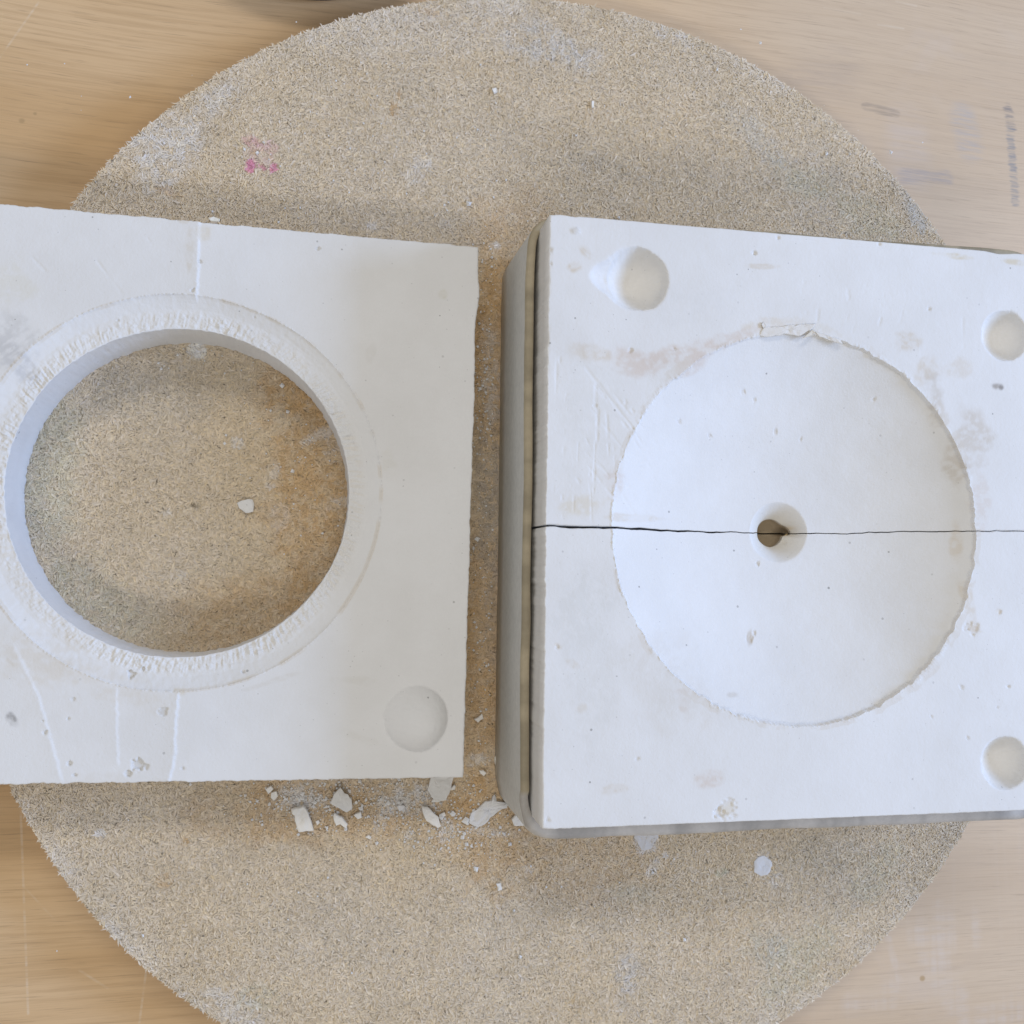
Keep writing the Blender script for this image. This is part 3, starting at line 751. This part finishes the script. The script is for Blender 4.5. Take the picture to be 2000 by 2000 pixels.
    for t in np.linspace(0, 1, 10)[1:]:
        ins = 1 - .0012 * min(1, t * 6) + (fbm(ex * 120, ey * 120 + t * 9, 170, 3) - .5) * .003
        sides.append(np.c_[O[0] + (X[-1] - O[0]) * ins, O[1] + (Y[-1] - O[1]) * ins, z[-1] * (1 - t) + .0002 * t])
    sides = np.array(sides)
    A = np.concatenate([hole, Vt, sides])
    C = np.concatenate([hc, col, np.ones((*sides.shape[:2], 3)) * (.93, .925, .91)])
    nr = A.shape[0]
    fcs = grid_faces(nr, n); frow = np.repeat(np.arange(nr - 1), n - 1)
    # parting faces: strips from the cut edge down to the board
    AV = A.reshape(-1, 3); AC = C.reshape(-1, 3)
    extra = []; ev = []; ec = []; base = len(AV)
    for colm, flip in ((0, False), (n - 1, True)):
        idx = np.arange(nh, nr) * n + colm
        low = AV[idx].copy(); low[:, 2] = .0002
        mid = AV[idx].copy(); mid[:, 2] = np.minimum(mid[:, 2] * .5, mid[:, 2])
        s0 = base + sum(len(e) for e in ev); ev.append(low); ec.append(np.ones((len(low), 3)) * .85)
        a, b = idx[:-1], idx[1:]; c_, d_ = s0 + np.arange(1, len(idx)), s0 + np.arange(len(idx) - 1)
        q_ = np.c_[a, b, c_, d_]
        extra.append(q_[:, ::-1] if flip else q_)
    AV = np.concatenate([AV] + ev); AC = np.concatenate([AC] + ec)
    if sign < 0: pass
    sk = np.zeros((nr, n), bool); sk[nh:nh + len(kinds)] = sock.reshape(X.shape)
    fs = np.zeros(len(fcs), bool); fs = sk.reshape(-1)[fcs].all(1)
    n_f, n_d, n_s = fi.sum(), di.sum(), si.sum()
    main = (frow >= nh + n_f + n_d + n_s - 1) & ~fs
    body = make_mesh('plaster_mould_half', AV, np.concatenate([fcs[main]] + extra), PLASTER, col=AC)
    tag(body, label, 'plaster mould', 'two halves of the dish mould')
    make_mesh('dish', AV, fcs[(frow >= nh + n_f) & (frow < nh + n_f + n_d + n_s - 1)], PLASTER, body, AC)
    make_mesh('pour_hole', AV, fcs[frow < nh + n_f], PLASTER, body, AC)
    # every socket is a part of its own
    cen = AV[fcs].mean(1)
    for (px, py), rp, _ in SOCK:
        p = unp([(px, py)], HT)[0]
        m = fs & (np.hypot(cen[:, 0] - p[0], cen[:, 1] - p[1]) < 2.2 * rp * PX)
        if m.any(): make_mesh('locating_socket', AV, fcs[m], PLASTER, body, AC)
    return body

def angb(th, n): return np.broadcast_to(th[None, :], (int(n), len(th)))

upper = make_half(+1, 'upper half of the white plaster dish mould, with the tailed socket in its corner', .00028)
lower = make_half(-1, 'lower half of the white plaster dish mould, below the dark parting line', .00028)

# ------------------------------------------------------------------ rubber band
def rounded_loop(Q, rad, per=14):
    out = []
    m = len(Q)
    for i in range(m):
        p, a, b = Q[i], Q[i - 1] - Q[i], Q[(i + 1) % m] - Q[i]
        a, b = a / np.linalg.norm(a), b / np.linalg.norm(b)
        r = rad[i] if hasattr(rad, '__len__') else rad
        p0, p1 = p + a * r, p + b * r
        for t in np.linspace(0, 1, per):
            out.append((1 - t) ** 2 * p0 + 2 * t * (1 - t) * p + t * t * p1)
    return np.array(out)
up, rt = np.array((-rdir[1], rdir[0])), rdir
TH = .0041
inner = np.array([R_bl - rt * .0009 - up * .0036, R_br + rt * .002 - up * .0036, R_tr + rt * .002 + up * .0055, R_tl - rt * .0012 + up * .0034])
mid = inner + np.array([-rt - up, rt - up, rt + up, -rt + up]) * TH / 2
lp = rounded_loop(mid, [.015, .017, .017, .014], 16)
# even resampling
cl = np.r_[lp, lp[:1]]; sl = np.r_[0, np.cumsum(np.linalg.norm(np.diff(cl, axis=0), axis=1))]
NB = 460
ss = np.linspace(0, sl[-1], NB, endpoint=False)
px_, py_ = np.interp(ss, sl, cl[:, 0]), np.interp(ss, sl, cl[:, 1])
tx = np.roll(px_, -1) - np.roll(px_, 1); ty = np.roll(py_, -1) - np.roll(py_, 1); tl = np.hypot(tx, ty)
nx_, ny_ = ty / tl, -tx / tl                                       # outward (loop runs counter-clockwise)
prof = [(-.5, 0), (.5, 0), (.52, .25), (.50, .6), (.50, .90), (.49, .965), (.40, .992), (.2, 1.0), (-.2, 1.0), (-.42, .994), (-.5, .97), (-.5, .6), (-.5, .3)]
bvv = []; bcc = []
for u, w in prof:
    thick = TH * (1 + .10 * (fbm(ss * 60, ss * 0, 201, 2) - .5))
    thick = np.where(u > 0, thick * (1 + 1.3 * sstep(-.3, -.9, ny_)), thick)
    sway = (fbm(ss * 25, ss * 0 + 4, 203, 2) - .42) * .0016 * w
    hgt = HB * w + (fbm(ss * 18, ss * 0, 205, 2) - .5) * .0012 * w
    bvv.append(np.c_[px_ + nx_ * (u * thick + sway), py_ + ny_ * (u * thick + sway), hgt + .0003])
    g = np.array((.64, .635, .60))
    dust = sstep(.35, .65, fbm(px_ * 90, py_ * 90, 207, 3))[:, None]
    if w > .965:
        low = (py_ < -.10)[:, None]
        rimc = np.where(low, (.46, .43, .39), (.36, .305, .21))
        c = rimc * (.85 + .35 * dust)
    else:
        c = g * (.985 + .02 * dust)
    bcc.append(c)
bvv = np.array(bvv); bcc = np.array(bcc)
npf = len(prof)
# vertex grid: rows = profile (closed), cols = loop (closed)
fcs = grid_faces(npf, NB, True)
last = np.c_[(npf - 1) * NB + np.arange(NB), (npf - 1) * NB + (np.arange(NB) + 1) % NB, (np.arange(NB) + 1) % NB, np.arange(NB)]
fcs = np.r_[fcs, last]
frow = np.repeat(np.arange(npf), NB)
band = make_mesh('rubber_band', bvv.reshape(-1, 3), fcs[(frow < 5) | (frow > 9)], RUBBER, col=bcc.reshape(-1, 3))
tag(band, 'wide grey rubber band stretched around the two plaster mould halves', 'rubber band')
bc2 = bcc.copy(); bc2[5] = bc2[6]; bc2[10] = bc2[9]
tag(make_mesh('cut_edge', bvv.reshape(-1, 3), fcs[(frow >= 5) & (frow <= 9)], RUBBER, band, bc2.reshape(-1, 3)), 'brown dusty top edge of the band')

# ------------------------------------------------------------------ flakes and chips of plaster
def flake(name, pts, label, thick=.0016, z=.0006, tilt=(0, 0), tint=(1, 1, 1), hgt=0.0, seed=1, cat='plaster chip', group='plaster chips on the board', mat=None, rough=.0004, jit=.00022):
    r = np.random.default_rng(seed)
    p = unp(pts, hgt)
    # ragged outline
    o = []
    for a, b in zip(p, np.roll(p, -1, 0)):
        L = np.linalg.norm(b - a); k = max(1, int(L / .0016))
        for t in np.arange(k) / k:
            q = a + (b - a) * t
            if t > 0: q = q + r.normal(0, jit, 2)
            o.append(q)
    o = np.array(o); n = len(o); c = o.mean(0)
    area = .5 * np.sum(o[:, 0] * np.roll(o[:, 1], -1) - o[:, 1] * np.roll(o[:, 0], -1))
    if area < 0: o = o[::-1]
    rows = []
    for f, zz, jit in ((1.0, 0, .3), (1.03, .35, .3), (1.0, .92, .3), (.93, 1.0, .4), (.75, 1.02, 1.0), (.5, 1.03, 1.0), (.25, 1.04, 1.0), (.01, 1.04, 1.0)):
        q = c + (o - c) * f
        dx, dy = q[:, 0] - c[0], q[:, 1] - c[1]
        rows.append(np.c_[q, hgt + z + thick * zz + dx * tilt[0] + dy * tilt[1] + (r.normal(0, rough * .10, n) + (fbm(q[:, 0] * 260, q[:, 1] * 260, seed, 3) - .5) * rough * 4) * jit * (zz > .5)])
    V = np.concatenate(rows)
    col = np.ones((len(V), 3)) * np.array(tint)
    f = grid_faces(len(rows), n, True)
    f = np.r_[f]
    ob = make_mesh(name, V, f, mat or PLASTER, col=col, smooth=False)
    tag(ob, label, cat, group)
    return ob

S6 = lambda L: [(450 + x * .31056, 1300 + y * .31056) for x, y in L]
S2 = lambda L: [(x * .41408, 550 + y * .41408) for x, y in L]
Wm = (1.09, 1.07, 1.03); Gm = (.97, .96, .94)
flake('plaster_chip', S6([(390, 895), (460, 875), (490, 920), (505, 960), (522, 1025), (430, 1035), (405, 960)]), 'thick blocky white chip with a crease, lowest left of the chips below the ring mould', .0034, .0004, (.05, -.04), Wm, seed=1)
flake('plaster_chip', S6([(690, 758), (760, 835), (765, 890), (730, 915), (628, 855), (650, 800)]), 'pale grey five-sided flat flake tilted on a smaller chip', .0012, .0022, (-.10, .10), Gm, seed=2)
flake('plaster_chip', S6([(655, 920), (700, 945), (735, 990), (728, 1018), (690, 990), (665, 1000), (650, 965)]), 'long white chip lying directly below the pale grey five-sided flake', .0022, .0003, (0, 0), Wm, seed=3)
flake('plaster_chip', S6([(775, 935), (820, 912), (825, 950), (800, 960)]), 'small white chip to the right of the long white chip', .0018, .0003, (0, 0), Wm, seed=4)
flake('plaster_chip', S6([(222, 770), (255, 752), (272, 770), (240, 802)]), 'small rounded white chip, upper of the touching pair under the ring mould edge', .0022, .0003, (0, 0), Wm, seed=5)
flake('plaster_chip', S6([(258, 795), (290, 785), (300, 815), (275, 843), (255, 825)]), 'small rounded white chip, lower of the touching pair under the ring mould edge', .0022, .0003, (0, 0), Wm, seed=6)
flake('plaster_chip', S6([(1203, 880), (1240, 885), (1300, 940), (1320, 1000), (1300, 1012), (1230, 970)]), 'leaf-shaped creamy white flake below the corner of the ring mould', .0018, .0010, (.05, -.05), Wm, seed=7)
flake('plaster_chip', S6([(1310, 935), (1345, 918), (1352, 940), (1320, 960)]), 'tiny white chip touching the tip of the leaf-shaped flake', .0014, .0003, (0, 0), Wm, seed=8)
flake('plaster_chip', S6([(1500, 985), (1510, 930), (1560, 890), (1600, 850), (1640, 845), (1660, 808), (1670, 850), (1740, 862), (1735, 890), (1690, 905), (1650, 940), (1600, 990), (1550, 1010)]), 'large crumbly powdery white lump beside the rubber band', .0016, .0002, (0, 0), (.95, .95, .96), seed=9, rough=.0009)
flake('plaster_chip', S6([(1255, 690), (1395, 690), (1380, 760), (1350, 835), (1275, 830), (1235, 770)]), 'grey shaded flake sticking out from under the ring mould corner', .0016, .0030, (0, .10), Gm, seed=10)
flake('plaster_chip', S6([(1270, 838), (1352, 832), (1345, 845), (1262, 858)]), 'thin white sliver just below the grey shaded flake', .0010, .0003, (0, 0), Wm, seed=11)
flake('plaster_chip', S6([(1372, 780), (1405, 745), (1415, 752), (1408, 775)]), 'small pointed chip beside the grey shaded flake', .0014, .0006, (0, 0), Wm, seed=12)
flake('plaster_chip', S6([(1682, 465), (1704, 460), (1720, 560), (1710, 720), (1690, 700), (1658, 600)]), 'tall narrow cracked flake wedged against the rubber band in the gap', .0016, .0010, (.12, 0), (.97, .94, .86), seed=13)
flake('plaster_chip', S6([(1530, 335), (1580, 300), (1588, 330), (1555, 355)]), 'small white chip alone in the gap, beside the locating knob', .0016, .0003, (0, 0), Wm, seed=14)
flake('plaster_chip', S6([(1560, 655), (1590, 655), (1607, 672), (1590, 690)]), 'small white chip in the gap level with the ring mould lower edge', .0016, .0003, (0, 0), Wm, seed=15)
flake('plaster_chip', S6([(1765, 960), (1800, 925), (1850, 970), (1840, 1000), (1780, 1000)]), 'white chip half hidden under the lower corner of the rubber band', .0020, .0003, (0, 0), Wm, seed=16)
flake('plaster_chip', S6([(848, 1075), (865, 1062), (885, 1072), (878, 1088)]), 'tiny white chip, lowest of the scattered chips', .0014, .0003, (0, 0), Wm, seed=17)
flake('plaster_chip', S6([(1045, 880), (1060, 868), (1095, 878), (1090, 905), (1060, 912)]), 'crumbly white crumb midway between the flat flake and the leaf-shaped flake', .0014, .0003, (0, 0), (.96, .95, .95), seed=18, rough=.0008)
flake('plaster_chip', S6([(536, 975), (555, 968), (562, 985), (545, 1000)]), 'tiny triangular chip to the right of the thick blocky chip', .0012, .0003, (0, 0), Wm, seed=19)
flake('plaster_chip', S6([(780, 855), (795, 845), (800, 862), (788, 870)]), 'tiny chip just right of the pale grey five-sided flake', .0012, .0003, (0, 0), Wm, seed=20)
flake('plaster_chip', S2([(1120, 1045), (1160, 1030), (1192, 1030), (1200, 1050), (1195, 1085), (1160, 1092), (1130, 1070)]), 'white flake lying alone inside the round hole', .0018, .0004, (0, 0), (1, .995, .98), seed=21)
flake('plaster_chip', [(960, 176), (968, 174), (971, 181), (964, 185)], 'tiny white chip high on the board near its top edge', .0015, .0003, (0, 0), Wm, seed=22)
flake('plaster_chip', [(1154, 200), (1158, 199), (1159, 211), (1155, 212)], 'narrow white chip on the upper board, right of the other tiny chip', .0012, .0003, (0, 0), Wm, seed=23)
flake('plaster_chip', [(968, 1724), (977, 1723), (979, 1735), (971, 1738)], 'square white crumb alone on the lower board', .0018, .0003, (0, 0), Wm, seed=24)
flake('plaster_chip', [(408, 428), (418, 425), (430, 430), (428, 434), (412, 433)], 'small cream flake standing on the top edge of the ring mould', .0012, .0004, (0, 0), (1, .97, .88), seed=25, hgt=H1)
flake('plaster_chip', [(498, 300), (504, 297), (506, 300), (501, 303)], 'tiny white grain lying in the pink stain', .0012, .0004, (0, 0), Wm, seed=26)
flake('plaster_splat', [(1472, 1682), (1480, 1674), (1492, 1672), (1503, 1679), (1507, 1690), (1503, 1702), (1493, 1708), (1480, 1707), (1472, 1697)], 'round white dried plaster splat on the lower board', .0004, .0003, (0, 0), (.93, .92, .92), seed=27, cat='plaster splat', group='dried plaster splats', rough=.0003, jit=.0006)
flake('plaster_splat', [(1240, 1622), (1283, 1620), (1281, 1640), (1272, 1655), (1258, 1660), (1246, 1648), (1238, 1636)], 'greyish half-round plaster splat peeping out below the rubber band', .0003, .0003, (0, 0), (.82, .80, .79), seed=28, cat='plaster splat', group='dried plaster splats', rough=.0004, jit=.0006)
# lifted scraps along the dish rim, parts of the upper half
def scrap(pts, thick, z, tilt, seed, tint=(.98, .95, .90)):
    o = flake('rim_scrap', pts, 'x', thick, z, tilt, tint, seed=seed, hgt=HT, rough=.0003)
    for k_ in ('label', 'category', 'group'): del o[k_]
    o.parent = upper
scrap([(1492, 640), (1530, 638), (1560, 634), (1592, 633), (1588, 640), (1562, 656), (1530, 652), (1500, 658), (1484, 655)], .0006, .0000, (0, .03), 31)
scrap([(1564, 662), (1580, 650), (1584, 645), (1590, 650), (1578, 658)], .0008, .0004, (0, .1), 32, (.93, .87, .76))
scrap([(1486, 634), (1490, 630), (1495, 638), (1489, 641)], .0008, .0002, (0, 0), 33)
scrap([(1592, 648), (1640, 664), (1645, 672), (1600, 658)], .0005, .0000, (0, 0), 34)

# loose crumbs: nobody could count them
def crumbs(n, boxes, seed):
    r = np.random.default_rng(seed); V = []; Fc = []
    octf = np.array([(0, 2, 4), (2, 1, 4), (1, 3, 4), (3, 0, 4), (2, 0, 5), (1, 2, 5), (3, 1, 5), (0, 3, 5)])
    for _ in range(n):
        bx0 = boxes[r.choice(len(boxes), p=np.array([b[4] for b in boxes]) / sum(b[4] for b in boxes))]
        p = unp([(r.normal(bx0[0], bx0[2]), r.normal(bx0[1], bx0[3]))], 0)[0]
        if in_quad(p[None], LQ, .001)[0] and np.hypot(*(p - LC)) > LR_in - .002: continue
        if in_quad(p[None], RQ, .008)[0]: continue
        s = r.lognormal(math.log(.00036), .5)
        o = np.array([(1, 0, 0), (-1, 0, 0), (0, 1, 0), (0, -1, 0), (0, 0, .7), (0, 0, -.7)]) * s * r.uniform(.6, 1.3, (6, 1))
        a = r.uniform(0, 6.28); R = np.array([[math.cos(a), -math.sin(a), 0], [math.sin(a), math.cos(a), 0], [0, 0, 1]])
        Fc.append(octf + 6 * len(V)); V.append(o @ R.T + (p[0], p[1], .0004 + .5 * s))
    V = np.concatenate(V)
    return make_mesh('plaster_crumbs', V, np.concatenate(Fc), PLASTER, col=np.ones((len(V), 3)), smooth=False)
cr = crumbs(2600, [(760, 1570, 140, 30, 5), (590, 1560, 40, 25, 1.5), (890, 1620, 60, 30, 2), (955, 760, 22, 130, 2.2), (950, 1250, 22, 200, 1.4), (960, 500, 60, 50, .5), (560, 900, 70, 90, .8), (700, 280, 260, 110, 1.0), (1250, 250, 250, 90, .4), (900, 1750, 350, 110, .6), (380, 690, 50, 30, .3)], 5)
tag(cr, 'fine white plaster crumbs scattered over the board', kind='stuff')
# wooden splinter caught in the pour hole
sz = HT - .0350
flake('wood_splinter', [(1523, 1052), (1530, 1046), (1536, 1042), (1537, 1044), (1530, 1049), (1524, 1054)], 'tiny pale wooden splinter caught in the pour hole', .0005, .0, (.15, .1), (.80, .62, .36), hgt=sz, seed=41, cat='splinter', group='splinters', rough=.0001)

# ------------------------------------------------------------------ dark pot at the top edge
pc = np.array((-.0190, .5995)) * D
PRAD = .085
pc = pc + np.array((0, PRAD + .0005))
prof = [(.0, 0), (.94, 0), (.985, .0012), (1.0, .004), (.995, .010), (1.0, .016), (1.005, .020), (1.0, .022), (.985, .022), (.97, .020), (.95, .008), (.9, .006), (.0, .006)]
ta = np.linspace(0, 2 * np.pi, 160, endpoint=False)
pv = np.concatenate([np.c_[pc[0] + PRAD * max(r_, .001) * np.cos(ta), pc[1] + PRAD * max(r_, .001) * np.sin(ta), np.full(160, z_ - T + .0003)] for r_, z_ in prof])
pot = make_mesh('dark_dish', pv, grid_faces(len(prof), 160, True), POT, col=np.ones((len(pv), 3)) * (.055, .048, .046))
tag(pot, 'shallow dark grey round dish just entering the top edge', 'dish')
